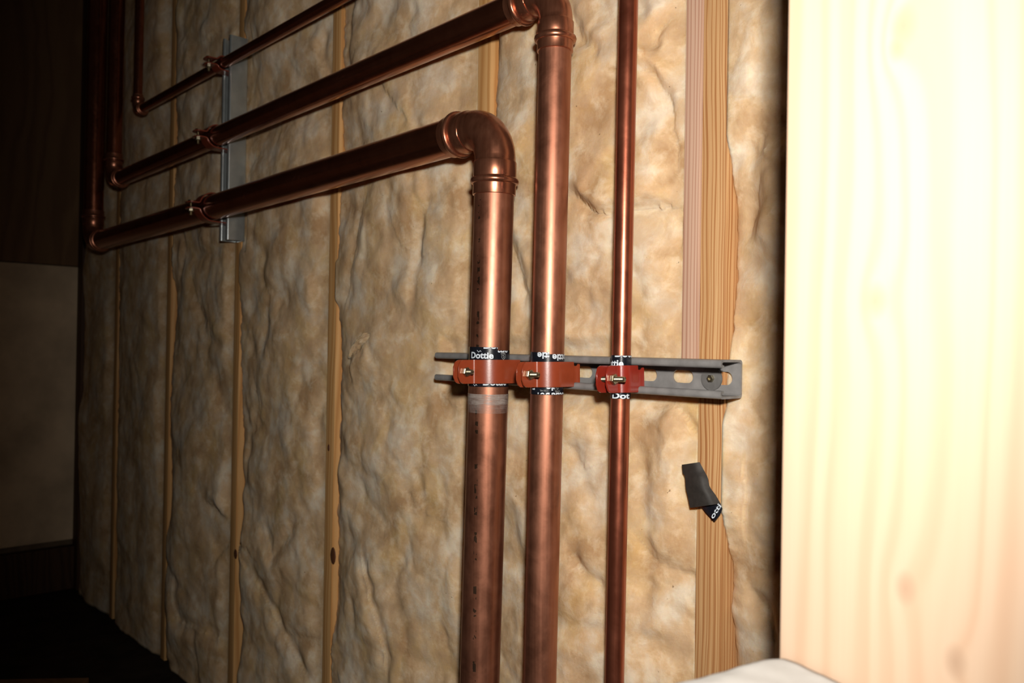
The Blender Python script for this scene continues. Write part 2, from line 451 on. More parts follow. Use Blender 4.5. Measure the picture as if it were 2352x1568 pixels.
def poly_sd(X, Zz, pts):
    best = np.full(X.shape, 9.0); sgn = np.zeros(X.shape); tt = np.zeros(X.shape)
    n = len(pts) - 1
    for i in range(n):
        a = pts[i]; b = pts[i + 1]; ab = b - a; L2 = ab @ ab
        t = np.clip(((X - a[0]) * ab[0] + (Zz - a[1]) * ab[1]) / L2, 0, 1)
        dx = X - a[0] - t * ab[0]; dz = Zz - a[1] - t * ab[1]
        d = np.hypot(dx, dz); m = d < best
        s = np.sign(ab[0] * dz - ab[1] * dx)
        best = np.where(m, d, best); sgn = np.where(m, s, sgn); tt = np.where(m, (i + t) / n, tt)
    return best, sgn, tt

def batt(x0, x1, edge, seed, step, label, amp=1.0, small=1.0, x1b=None, zlo=.004, zhi=2.3):
    nx = max(24, int((x1 - x0) / step)); nz = int((zhi - zlo) / (step * 1.25))
    gx = np.linspace(x0, x1, nx); gz = np.linspace(zlo, zhi, nz)
    X, Zz = np.meshgrid(gx, gz)
    if x1b is not None:      # the wool runs on to the stud below the end of the wood strip
        X = x0 + (X - x0) * ((x1 + (x1b - x1) * sstep(.800, .788, Zz)) - x0) / (x1 - x0)
    XR = X[:, -1:]; x1e = XR
    tb = (X - x0) / (XR - x0)
    wx = X * .78 + .016 * (fbm(X * 8, Zz * 8, seed + 1, 3) - .5) * 2; wz = Zz + .022 * (fbm(X * 6, Zz * 6, seed + 2, 3) - .5) * 2
    f1, f2 = voro(wx * 6.0, wz * 4.6, seed)
    groove = np.exp(-((f2 - f1) / .12) ** 2) * sstep(.48, .68, fbm(X * 6, Zz * 5, seed + 12, 2))
    g1, g2 = voro(wx * 17 + 3, wz * 15, seed + 9)
    puff = (1 - np.clip(g1 / .75, 0, 1) ** 2) * sstep(.35, .62, fbm(X * 7 + 4, Zz * 6, seed + 13, 2))
    low = fbm(X * 4.5, Zz * 3.8, seed + 3, 2) - .5
    mid = fbm(wx * 12, wz * 11, seed + 4, 2, .42) - .5
    sm = fbm(wx * 34, wz * 32, seed + 5, 2, .5) - .5
    fine = fbm(X * 90, Zz * 80, seed + 8, 3) - .5
    hgt = amp * (.026 * low + .019 * (.2 + .8 * small) * mid + .0062 * small * sm + .0065 * small * puff - .007 * small * groove + .0008 * fine)
    y = -.001 - hgt - .011 * np.sin(np.pi * np.clip(tb, 0, 1)) ** .8
    for pts, A, wd, B, L, side in CREASES:
        P = np.array([at(px, py, -.008)[[0, 2]] for px, py in pts])
        if P[:, 0].max() < x0 - .06 or P[:, 0].min() > x1 + .06: continue
        d, s, t = poly_sd(X + .006 * (fbm(X * 28, Zz * 28, seed + 20, 3) - .5) * 2, Zz + .006 * (fbm(X * 28, Zz * 28, seed + 21, 3) - .5) * 2, P)
        tap = np.minimum(1, np.minimum(t, 1 - t) * 6 + .05)
        y += tap * A * (1.5 if small > .9 else .8) * np.exp(-(d / (wd * (1.5 if small > .9 else 2.0))) ** 2)
        y -= tap * B * (1.7 if small > .9 else 1.0) * np.where(s * side > 0, np.exp(-d / L), np.exp(-(d / (wd * 1.4)) ** 2) * .6)
    y = np.maximum(y, -.030)
    # left edge: tucked in beside the stud
    if edge is not None:
        ez = np.array([atx(px, py, x0)[2] for py, px in edge]); ey = np.array([atx(px, py, x0)[1] for py, px in edge])
        o = np.argsort(ez)
        yl = np.interp(gz, ez[o], ey[o]) + .0035 * (fbm(gz * 70, gz * 0 + seed, seed + 30, 4) - .5) * 2
        yl = np.clip(yl, -.004, .05)
    else:
        yl = np.full(nz, .012)
    yl = yl[:, None]
    reach = .035 + .055 * fbm(gz * 10, gz * 0 + 2, seed + 31, 2)[:, None]
    k = np.sin(np.clip((X - x0) / reach, 0, 1) * np.pi / 2) ** .75
    y = yl * (1 - k) + y * k
    # right edge: rolls softly into the next stud
    k = sstep(.030 + .025 * vnoise(gz * 9, gz * 0 + 4, seed + 33)[:, None], 0, x1e - X)
    y = y * (1 - k) + np.maximum(y, .0025) * k
    # pressed back under the struts
    for (a, b, c, e) in (HS, VS):
        m = np.maximum(np.maximum(a - X, X - b), np.maximum(c - Zz, Zz - e))
        k = sstep(.030, .006, m)
        y = y * (1 - k) + np.maximum(y, .0035 + .002 * fine) * k
    V = np.stack([X, y, Zz], -1).reshape(-1, 3)
    idx = np.arange(nx * nz).reshape(nz, nx)
    Fq = np.stack([idx[:-1, :-1], idx[:-1, 1:], idx[1:, 1:], idx[1:, :-1]], -1).reshape(-1, 4)
    loop = np.concatenate([idx[0, :], idx[1:, -1], idx[-1, -2::-1], idx[-2:0, -1 * 0 - nx] if False else idx[-2:0:-1, 0]])
    Vb = V[loop].copy(); Vb[:, 1] = SD
    base = len(V); n = len(loop); j = np.arange(n); j2 = (j + 1) % n
    Fs = np.stack([loop[j], base + j, base + j2, loop[j2]], -1)
    V = np.concatenate([V, Vb]); xc = (x0 + x1) / 2
    V[:, 0] -= xc
    faces = np.concatenate([Fq, Fs]).tolist() + [tuple(range(base + n - 1, base - 1, -1))]
    o = mesh_obj('insulation_batt', V.tolist(), faces, M['wool'], None, True, (xc, 0, 0))
    tag(o, label, 'insulation', 'fibreglass batts between the studs')
    return o

G = .0006
def tuft(batt_o, pxa, pxb, seed):
    a = Vector(at(*pxa, -.014)); b = Vector(at(*pxb, -.016)); d = b - a
    bm = bmesh.new(); bmesh.ops.create_icosphere(bm, subdivisions=5, radius=1)
    ax = d.normalized(); side = Vector((-ax.z, 0, ax.x))
    for v in bm.verts:
        c = v.co.copy(); t = c.x * .5 + .5
        n = 1 + .5 * (float(fbm(np.array(c.x * 2.2 + seed), np.array(c.z * 2.0 + c.y), 5, 3)) - .5) * 2
        wd = (.0045 + .0085 * t) * n
        v.co = a + d * (t * 1.0) + side * (c.z * wd + .006 * math.sin(t * 3.1)) + Vector((0, c.y * .009 * n, 0))
        v.co -= batt_o.location
    return bm_obj('loose_tuft', bm, M['wool'], batt_o, True)
batt(STUD_X[0] + .0340 + G, STUD_X[0] + .41 - G, EDGE[-.5346], 11, .0026, 'cream insulation batt right of the orange-brown stud, partly behind the near post')
batt(STUD_X[1] + SW + G, pk0 - .0008, EDGE[-.9293], 23, .0026, 'pale cream insulation batt behind the two right-hand vertical copper pipes', 1.05, x1b=STUD_X[0] - G)
b_tuft = batt(STUD_X[2] + SW + G, STUD_X[1] - G, EDGE[-1.3504], 37, .0028, 'tan insulation batt left of the thickest vertical pipe, with a loose tuft', 1.0, .8)
tuft(b_tuft, (802, 823), (862, 768), 3)
batt(STUD_X[3] + SW + G, STUD_X[2] - G, EDGE[-1.7583], 51, .0034, 'tan insulation batt just right of the upright galvanised strut', 1.1, .6)
batt(STUD_X[4] + SW + G, STUD_X[3] - G, EDGE[-2.1665], 64, .004, 'dim brownish insulation batt left of the upright strut, folded at its foot', 1.2, .5)
batt(STUD_X[5] + SW + G, STUD_X[4] - G, EDGE[-2.5842], 78, .005, 'dark insulation batt behind the small pipe riser, second from the corner', 1.0, .35)
batt(LEFT + .055 + G, STUD_X[5] - G, None, 90, .006, 'nearly black insulation batt in the far left corner', 1.0, .3)

# ------------------------------------------------------------------ foreground post and cloth
PY = -.305
pl_ = at(1799, 784, PY)[0]
pz = 0.0
kn = []
for px, py, kr in ((2080, 1350, .007), (2195, 1520, .007), (2010, 690, .008), (2075, 60, .009), (2060, 110, .006)):
    q = at(px, py, PY); kn.append((q[0] - pl_ - .092, PY, q[2], kr))
M['post'] = mat_wood('pale_fir', (.50, .36, .255), (.485, .34, .235), (.452, .30, .2), 55, (5, 3, 1), .004, knots=kn, fine=.12)
post = empty('timber_post', (pl_ + .092, 0, 0))
tag(post, 'pale fir post in the right foreground, glaring white under the flash', 'post')
o = bm_obj('post_board', box_bm(-.092, .092, PY, PY + .045, 0, WALL_H, .0025), M['post'], post); autosmooth(o, 25)
o = bm_obj('post_board', box_bm(-.089, .092, PY + .0455, PY + .09, 0, WALL_H, .0025), M['post'], post); autosmooth(o, 25)
CZ = at(1797, 1500, PY)[2]
bm_obj('ledger', box_bm(-.03, .092, PY - .12, PY - .0005, CZ - .075, CZ - .0352, .003), M['stud'], post)

# white cloth: soft slab lying against the post
a0 = np.array([pl_ + .001, PY - .002]); 
b0 = atz(1588, 1557, CZ - .002)[:2]
eb = b0 - a0; eb /= np.linalg.norm(eb)
NXC, NYC = 70, 60
V = []; 
for j in range(NYC + 1):
    for i in range(NXC + 1):
        s = i / NXC; t = j / NYC
        left = a0 + eb * t * .26
        p = np.array([left[0] + s * .20, min(left[1], PY - .002)])
        if t < 1e-6: p[1] = PY - .002
        wob = .002 * (vnoise(np.array(t * 23.), np.array(1.3), 4) - .5)
        e = min(1, s * 14 + .0) ; e2 = min(1, t * 60)
        z = CZ - .16 * max(0, p[0] - pl_) + .003 * (fbm(np.array(s * 9.), np.array(t * 9.), 3) - .5) - .0022 * (1 - math.sqrt(max(0, 1 - (1 - e) ** 2)))
        V.append((p[0] + wob, p[1], float(z)))
top = len(V)
idx = np.arange(top).reshape(NYC + 1, NXC + 1)
Fq = np.stack([idx[:-1, :-1], idx[1:, :-1], idx[1:, 1:], idx[:-1, 1:]], -1).reshape(-1, 4).tolist()
loop = np.concatenate([idx[0, :], idx[1:, -1], idx[-1, -2::-1], idx[-2:0:-1, 0]])
nl = len(loop)
V += [(V[k][0], V[k][1], CZ - .035) for k in loop]
Fs = [(int(loop[k]), int(loop[(k + 1) % nl]), top + (k + 1) % nl, top + k) for k in range(nl)]
cl = mesh_obj('white_cloth', V, Fq + Fs + [tuple(range(top, top + nl))], M['cloth'], None, True)
tag(cl, 'folded white cloth at the bottom edge, against the foot of the near post', 'cloth')

# ------------------------------------------------------------------ copper pipes
def seg_pts(a, b, n=12):
    a = Vector(a); b = Vector(b); return [a.lerp(b, i / n) for i in range(n + 1)]

def tube(par, a, b, r, mat, name='tube', n=10, seg=48):
    a = Vector(a); b = Vector(b); o = a
    v, f_ = sweep([p - o for p in seg_pts(a, b, n)], [r] * (n + 1), seg)
    ob = mesh_obj(name, v, f_, mat, par, False, o - par.location); autosmooth(ob, 40); return ob

def elbow(par, corner, d1, d2, r, rb, ls, mat):
    """90-degree press elbow: bend plus two sockets with a bulging bead and a lip"""
    C0 = Vector(corner); d1 = Vector(d1).normalized(); d2 = Vector(d2).normalized()
    ang = d1.angle(d2); tl = rb * math.tan((math.pi - ang) / 2)
    pts, rad = [], []
    prof = [(0, r + .0004), (.0006, r + .0020), (.30 * ls, r + .0020), (.33 * ls, r + .0024), (.37 * ls, r + .0044), (.415 * ls, r + .0052),
            (.46 * ls, r + .0044), (.50 * ls, r + .0020), (.53 * ls, r + .0016), (.56 * ls, r + .0021), (.95 * ls, r + .0020), (ls * .985, r + .0014), (ls, r + .0006)]
    for s, q in prof:
        pts.append(C0 + d1 * (tl + ls - s)); rad.append(q)
    # arc
    bis = (d1 + d2).normalized(); cen = C0 + bis * (rb / math.cos((math.pi - ang) / 2) if False else rb / math.sin(ang / 2))
    s0 = (C0 + d1 * tl) - cen; ax = s0.cross((C0 + d2 * tl) - cen).normalized()
    tot = s0.angle((C0 + d2 * tl) - cen)
    for k in range(1, 16):
        pts.append(cen + Matrix.Rotation(tot * k / 16, 3, ax) @ s0); rad.append(r + .0005)
    for s, q in reversed(prof):
        pts.append(C0 + d2 * (tl + ls - s)); rad.append(q)
    v, f_ = sweep([p - C0 for p in pts], rad, 48)
    ob = mesh_obj('elbow', v, f_, mat, par, False, C0 - par.location); autosmooth(ob, 50)
    for d in (d1, d2):        # rolled bead ring of each socket
        c = d * (tl + ls * .585)
        ring = []
        bm = bmesh.new()
        q = Vector((0, 0, 1)).rotation_difference(d).to_matrix()
        vs = []
        for a in range(48):
            A = 2 * math.pi * a / 48
            row = []
            for b in range(10):
                B_ = 2 * math.pi * b / 10
                rr = r + .0024 + .0034 * math.cos(B_)
                row.append(bm.verts.new(c + q @ Vector((rr * math.cos(A), rr * math.sin(A), .0042 * math.sin(B_)))))
            vs.append(row)
        for a in range(48):
            for b in range(10):
                bm.faces.new((vs[a][b], vs[(a + 1) % 48][b], vs[(a + 1) % 48][(b + 1) % 10], vs[a][(b + 1) % 10]))
        bm_obj('bead', bm, mat, ob, True)
    return ob, tl + ls

FR = -.0413        # front plane of the struts
RA, RB, RC = .0265, .0204, .0110
def cam_az(x, y):  # azimuth towards the camera from an axis at x,y
    return math.atan2(CAM[1] - y, CAM[0] - x)

def run(label, r, yc, xr_top, xr_bot, z_top, z_bot, zr, zl, xl, rb, ls, vmat, hmat):
    """vertical tube on the right (top x at z_top), elbow, horizontal tube, elbow, riser on the left"""
    dv = Vector((xr_bot - xr_top, 0, z_bot - z_top)).normalized()
    k = (zr - z_top) / (z_bot - z_top); cx = xr_top + (xr_bot - xr_top) * k
    c1 = Vector((cx, yc, zr)); c2 = Vector((xl, yc, zl))
    p = empty('copper_pipe', (xr_bot, yc, z_bot))
    tag(p, label, 'pipe', 'copper pipes along the stud wall')
    dh = (c2 - c1).normalized()
    e1, t1 = elbow(p, c1, dv, dh, r, rb, ls, M['copper_fit'])
    e2, t2 = elbow(p, c2, -dh, Vector((.006, 0, 1)), r, rb, ls, M['copper_fit'])
    tube(p, c1 + dv * (t1 - .012), Vector((xr_bot, yc, z_bot)) , r, vmat)
    tube(p, c1 + dh * (t1 - .012), c2 - dh * (t2 - .012), r, hmat)
    up = Vector((.006, 0, 1)).normalized()
    tube(p, c2 + up * (t2 - .012), c2 + up * (WALL_H - .05 - zl), r, M['copper_x'])
    return p, c1, dv

azA = cam_az(-.815, FR - RA)
M['copperA'] = mat_copper('copper_marked_riser', (.43, .185, .112), (.31, .118, .066), .45, 'Z', marks=(azA - math.radians(46), .085), tarn=.10)
yA, yB, yC = FR - RA - .0006, FR - RB - .0006, FR - RC - .0006
# the lower ends run on below the frame to the floor
def low(xt, zt, xb, zb_, z=.02): return xt + (xb - xt) * (zt - z) / (zt - zb_)
pA, cA, dA = run('thickest copper pipe, turning down at the lowest elbow beside the taped clamp', RA, yA, -.8102, low(-.8102, 1.002, -.8233, .3737), 1.002, .02, 1.1125, 1.101, -2.5653, .048, .045, M['copperA'], M['copper_x'])
pB, cB, dB = run('middle-sized copper pipe, turning down at the upper elbow near the top edge', RB, yB, -.7077, low(-.7077, 1.1675, -.7167, .4053), 1.1675, .02, 1.2590, 1.2585, -2.4091, .037, .038, M['copper'], M['copper_x'])
pC, cC, dC = run('thinnest reddish copper pipe, rightmost of the three uprights', RC, yC, -.6000, low(-.6000, 1.219, -.6055, .4374), 1.219, .02, 1.4075, 1.4225, -2.2514, .020, .024, M['copper_red'], M['copper_x'])

# ------------------------------------------------------------------ struts
def strut(parts_parent, L, mat, slots=True, first=.017, pitch=.0505):
    """channel along local X (0..L), open to -Y, back on Y=0, centred on Z"""
    Wd, Dp, T, LW, LD, rc = .0413, .0413, .0026, .0086, .0065, .004
    h = Wd / 2
    out = []
    def arc(cx, cz, r, a0, a1, n=5):
        return [(cx + r * math.cos(math.radians(a0 + (a1 - a0) * i / n)), cz + r * math.sin(math.radians(a0 + (a1 - a0) * i / n))) for i in range(n + 1)]
    # half profile in (y,z): from web to lip tip, outer side then inner side; mirrored for the other flange
    def half(sg):
        o_ = [(0, h - rc - .0005)] + arc(-rc, h - rc, rc, 0, 90) + arc(-Dp + rc, h - rc, rc, 90, 180) + arc(-Dp + rc, h - LW + rc * .9, rc * .9 + .0004, 180, 262)[1:] + [(-Dp + LD, h - LW)]
        i_ = [(-Dp + LD, h - LW + T)] + [(-Dp + T + .002, h - LW + T)] + [(-Dp + T, h - LW + T + .002), (-Dp + T, h - T - .002), (-Dp + T + .002, h - T)] + [(-T - .002, h - T), (-T, h - T - .002), (-T, h - rc - .0005)]
        pr = [(y, sg * z) for y, z in o_ + i_]
        return pr
    for sg in (1, -1):
        pr = half(sg); n = len(pr)
        V = [(0, y, z) for y, z in pr] + [(L, y, z) for y, z in pr]
        Fc = [(k, (k + 1) % n, n + (k + 1) % n, n + k) for k in range(n)]
        bm = bmesh.new(); vs = [bm.verts.new(v) for v in V]
        for q in Fc: bm.faces.new([vs[k] for k in q])
        for off_ in (0, n):
            cap = bm.faces.new([vs[off_ + k] for k in range(n)])
        bmesh.ops.triangulate(bm, faces=[f for f in bm.faces if len(f.verts) > 4])
        ob = bm_obj('flange', bm, mat, parts_parent); autosmooth(ob, 35)
    # web with oblong slots
    bm = bmesh.new(); hz = h - rc - .0004
    def cell(x0, x1, slot):
        if not slot:
            vs = {}
            b2 = box_bm(x0, x1, -T, 0, -hz, hz)
            me = bpy.data.meshes.new('t'); b2.to_mesh(me); b2.free(); bm.from_mesh(me); bpy.data.meshes.remove(me); return
        cx = (x0 + x1) / 2; sl, sr = .0068, .0074
        inn = []
        for k in range(24):
            a = 2 * math.pi * k / 24
            inn.append((cx + (sl if math.cos(a) > 0 else -sl) * (1 if abs(math.cos(a)) > 1e-6 else 0) + sr * math.cos(a), sr * math.sin(a)))
        hx = (x1 - x0) / 2
        outp = []
        for k in range(24):
            a = 2 * math.pi * k / 24; c, s = math.cos(a), math.sin(a)
            m = max(abs(c), abs(s)); outp.append((cx + hx * c / m, hz * s / m))
        rows = []
        for y in (-T, 0):
            rows.append(([bm.verts.new((x, y, z)) for x, z in inn], [bm.verts.new((x, y, z)) for x, z in outp]))
        for k in range(24):
            k2 = (k + 1) % 24
            for r_ in rows: bm.faces.new((r_[0][k], r_[0][k2], r_[1][k2], r_[1][k]))
            bm.faces.new((rows[0][0][k], rows[0][0][k2], rows[1][0][k2], rows[1][0][k]))
    cs = []
    x = first
    while x < L - .012: cs.append(x); x += pitch
    edges = [0]
    for c in cs:
        a, b = max(c - .0168, 0.0001), min(c + .0168, L - .0001)
        a = max(a, edges[-1])
        if a > edges[-1]: cell(edges[-1], a, False)
        cell(a, b, True); edges.append(b)
    if edges[-1] < L: cell(edges[-1], L, False)
    bmesh.ops.remove_doubles(bm, verts=bm.verts[:], dist=1e-6)
    ob = bm_obj('slotted_back', bm, mat, parts_parent); autosmooth(ob, 30)

hs = empty('strut_channel', (HS[0], 0, (HS[2] + HS[3]) / 2))
tag(hs, 'dark grey slotted steel strut lying level behind the three upright pipes', 'strut')
Lh = HS[1] - HS[0]
# slots located so that one shows between the thin pipe and the washer
first = ((-.5539 - HS[0]) % .0505)
if first < .012: first += .0505
strut(hs, Lh, M['steel'], first=first)
vs_ = empty('strut_channel', (VS[0] + .0207, 0, VS[2]), (0, -math.pi / 2, 0))
tag(vs_, 'upright galvanised steel strut holding the three long pipes at upper left', 'strut')
strut(vs_, VS[3] - VS[2], M['galv'])

# washer and screw in the level strut
wp = at(1634, 869, -.0045)
sc_ = empty('screw', (wp[0], -.0028, wp[2]))
tag(sc_, 'hex screw with a large round washer in the right end of the level strut', 'screw')
def disc(r, y0, y1, n=36, rin=0, bev=.0004):
    bm = bmesh.new()
    rr = [(rin, y0), (r - bev, y0), (r, y0 - bev if y1 < y0 else y0 + bev), (r, y1), (rin, y1)] if rin == 0 else [(rin, y0), (r, y0), (r, y1), (rin, y1)]
    rows = []
    for (q, y) in rr:
        rows.append([bm.verts.new((q * math.cos(2 * math.pi * k / n), y, q * math.sin(2 * math.pi * k / n))) for k in range(n)] if q > 1e-6 else [bm.verts.new((0, y, 0))])
    m = len(rows)
    for i in range(m if rin else m - 1):
        a, b = rows[i], rows[(i + 1) % m]
        for k in range(n):
            k2 = (k + 1) % n
            if len(a) == 1: bm.faces.new((a[0], b[k], b[k2]))
            elif len(b) == 1: bm.faces.new((a[k], a[k2], b[0]))
            else: bm.faces.new((a[k], a[k2], b[k2], b[k]))
    return bm
o = bm_obj('washer', disc(.0131, 0, -.0022, 40, .0030), M['washer'], sc_); autosmooth(o)
bm = bmesh.new()
hexr = .0042
rows = []
for (q, y) in ((hexr, -.0022), (hexr, -.0050), (hexr * .85, -.0056), (.0021, -.0056), (.0021, -.0035)):
    nn = 6 if q > .0022 else 6
    rows.append([bm.verts.new((q * math.cos(math.pi / 3 * k), y, q * math.sin(math.pi / 3 * k))) for k in range(6)])
for i in range(len(rows) - 1):
    for k in range(6):
        bm.faces.new((rows[i][k], rows[i][(k + 1) % 6], rows[i + 1][(k + 1) % 6], rows[i + 1][k]))
bm.faces.new(rows[-1]); bm.faces.new(rows[0][::-1])
bm_obj('screw_head', bm, M['zinc'], sc_)
# shank through the slot into the stud
v, f_ = sweep([(0, .0, 0), (0, .03, 0)], [.0026, .0024], 10)
mesh_obj('shank', v, f_, M['zinc'], sc_)

# ------------------------------------------------------------------ pipe clamps
def strap_half(sg, r, mat, par, ear=.023, gap=.0045):
    """one half of a strut clamp: tongue in the slot, curve round the pipe, flat ear in front; local -Y is outward"""
    th = .0024; R0 = r + .0016 + th / 2
    path = []          # (x, outward, half width)
    hw, tw = .0153, .0102
    path += [(R0 * 1.0 + .0015, -.0100, tw + .0025), (R0 + .0010, -.0068, tw + .0025), (R0 + .0006, -.0060, tw), (R0 + .0002, -.0008, tw), (R0 + .0002, -.0004, hw)]
    path += [(R0, r * .35, hw), (R0, r * .7, hw)]
    gx = gap + th / 2
    amax = math.acos(min(.98, (gx + .0022) / R0))
    n = 16
    for k in range(n + 1):
        a = amax * k / n
        path.append((R0 * math.cos(a), r + R0 * math.sin(a), hw))
    y0 = path[-1][1]
    path.append((gx + .0006, y0 + .0018, hw)); path.append((gx, y0 + .0042, hw))
    for k in range(1, 9):
        t = k / 8; q = y0 + .0042 + ear * t
        e = max(0, (t - .55) / .45)
        path.append((gx, q, hw * (1 - .60 * (1 - math.sqrt(max(0, 1 - e * e))))))
    pts = np.array([(p[0], p[1]) for p in path]); n = len(pts)
    tg = np.gradient(pts, axis=0); tg /= np.linalg.norm(tg, axis=1)[:, None]
    nr = np.stack([tg[:, 1], -tg[:, 0]], 1)
    bm = bmesh.new(); rows = []
    for i in range(n):
        a = pts[i] + nr[i] * th / 2; b = pts[i] - nr[i] * th / 2; wv = path[i][2]
        rows.append([bm.verts.new((sg * a[0], -a[1], -wv)), bm.verts.new((sg * a[0], -a[1], wv)), bm.verts.new((sg * b[0], -b[1], wv)), bm.verts.new((sg * b[0], -b[1], -wv))])
    for i in range(n - 1):
        for k in range(4):
            bm.faces.new((rows[i][k], rows[i][(k + 1) % 4], rows[i + 1][(k + 1) % 4], rows[i + 1][k]))
    bm.faces.new(rows[0]); bm.faces.new(rows[-1])
    bmesh.ops.recalc_face_normals(bm, faces=bm.faces[:])
    sharp = [e for e in bm.edges if len(e.link_faces) == 2 and e.calc_face_angle(0) > 1.0]
    bmesh.ops.bevel(bm, geom=sharp, offset=.0005, segments=2, affect='EDGES')
    o = bm_obj('strap_half', bm, mat, par); autosmooth(o, 40)
    return y0 + .0042 + ear * .50

def hexnut(x0, x1, r, bolt, mat, par, yo, ang=0):
    bm = bmesh.new(); rows = []
    for (q, x) in ((r * .86, x0), (r, x0 + .0006), (r, x1 - .0006), (r * .86, x1)):
        rows.append([bm.verts.new((x, -yo + q * math.cos(math.pi / 3 * k + ang), q * math.sin(math.pi / 3 * k + ang))) for k in range(6)])
    for i in range(3):
        for k in range(6):
            bm.faces.new((rows[i][k], rows[i][(k + 1) % 6], rows[i + 1][(k + 1) % 6], rows[i + 1][k]))
    bm.faces.new(rows[0][::-1]); bm.faces.new(rows[-1])
    return bm_obj('nut', bm, mat, par)

def clamp(label, loc, rot, r, mat, group, proud=.012, gap=.0045, ear=.023, bolt_r=.0031):
    p = empty('pipe_clamp', loc, rot)
    tag(p, label, 'clamp', group)
    yo = strap_half(1, r, mat, p, ear, gap); strap_half(-1, r, mat, p, ear, gap)
    x = gap + .0024
    # threaded bolt
    pts, rad = [], []
    n = 60; a, b = -x - .004, x + .0045 + proud
    for k in range(n + 1):
        t = k / n; pts.append((a + (b - a) * t, -yo, 0)); rad.append(bolt_r * (1 if k % 2 else .86) * (.8 if k in (0, n) else 1))
    v, f_ = sweep(pts, rad, 14)
    o = mesh_obj('bolt', v, f_, M['zinc'], p); autosmooth(o, 60)
    hexnut(x, x + .0048, .0062, bolt_r, M['zinc'], p, yo, .3)
    o = hexnut(-x - .0042, -x, .0066, bolt_r, M['zinc'], p, yo, 0); o.name = 'bolt_head'
    return p

zc = (HS[2] + HS[3]) / 2
def axis_x(dv, c, z): return c.x + dv.x / dv.z * (z - c.z)
gn = 'painted clamps on the level strut'; gf = 'clamps on the upright strut'
tilt = math.radians(-1.6)
clamp('orange painted clamp on the thickest upright pipe', (axis_x(dA, cA, zc), FR, zc - .0024), (0, tilt, 0), RA + .0008, M['orange'], gn, .0095, .0036, .0225)
clamp('orange painted clamp on the middle upright pipe', (axis_x(dB, cB, zc), FR, zc - .0025), (0, tilt, 0), RB + .0008, M['orange'], gn, .0125, .0036, .0205)
clamp('glossy red clamp on the thin right-hand pipe', (axis_x(dC, cC, zc), FR, zc - .004), (0, tilt * 1.3, 0), RC + .0008, M['red'], gn, .0135, .0060, .0185)
vx = (VS[0] + VS[1]) / 2
for c, dxz, r, lab in ((cA, 1.101, RA, 'reddish clamp on the lowest long pipe at the upright strut'), (cB, 1.2585, RB, 'reddish clamp on the middle long pipe at the upright strut'), (cC, 1.4225, RC, 'reddish clamp on the topmost long pipe at the upright strut')):
    xl = {RA: -2.5653, RB: -2.4091, RC: -2.2514}[r]
    zz = c.z + (dxz - c.z) * (c.x - vx) / (c.x - xl)
    clamp(lab, (vx, FR, zz), (0, math.pi / 2, 0), r + .0008, M['far_red'], gf, .008, .0050, .020)

# ------------------------------------------------------------------ printed tape
def text_mesh(body, size, width=None, bold=.03, font_shear=0):
    cu = bpy.data.curves.new('t', 'FONT'); cu.body = body; cu.size = 1; cu.offset = bold; cu.resolution_u = 4
    cu.shear = font_shear
    ob = bpy.data.objects.new('t', cu); COL.objects.link(ob)
    dg = bpy.context.evaluated_depsgraph_get(); dg.update()
    me = bpy.data.meshes.new_from_object(ob.evaluated_get(dg))
    COL.objects.unlink(ob); bpy.data.objects.remove(ob)
    bm = bmesh.new(); bm.from_mesh(me); bpy.data.meshes.remove(me)
    bmesh.ops.remove_doubles(bm, verts=bm.verts[:], dist=1e-5)
    xs = [v.co.x for v in bm.verts]; x0, x1 = min(xs), max(xs)
    cap = .72
    kz = size / cap; kx = kz if width is None else width / (x1 - x0)
    for v in bm.verts: v.co = Vector(((v.co.x - x0) * kx, v.co.y * kz, 0))
    return bm, (x1 - x0) * kx

def clip(bm, axis, val, keep_less):
    n = Vector((1, 0, 0)) if axis == 'x' else Vector((0, 1, 0))
    co = n * val
    bmesh.ops.bisect_plane(bm, geom=bm.verts[:] + bm.edges[:] + bm.faces[:], plane_co=co, plane_no=n, clear_outer=keep_less, clear_inner=not keep_less)

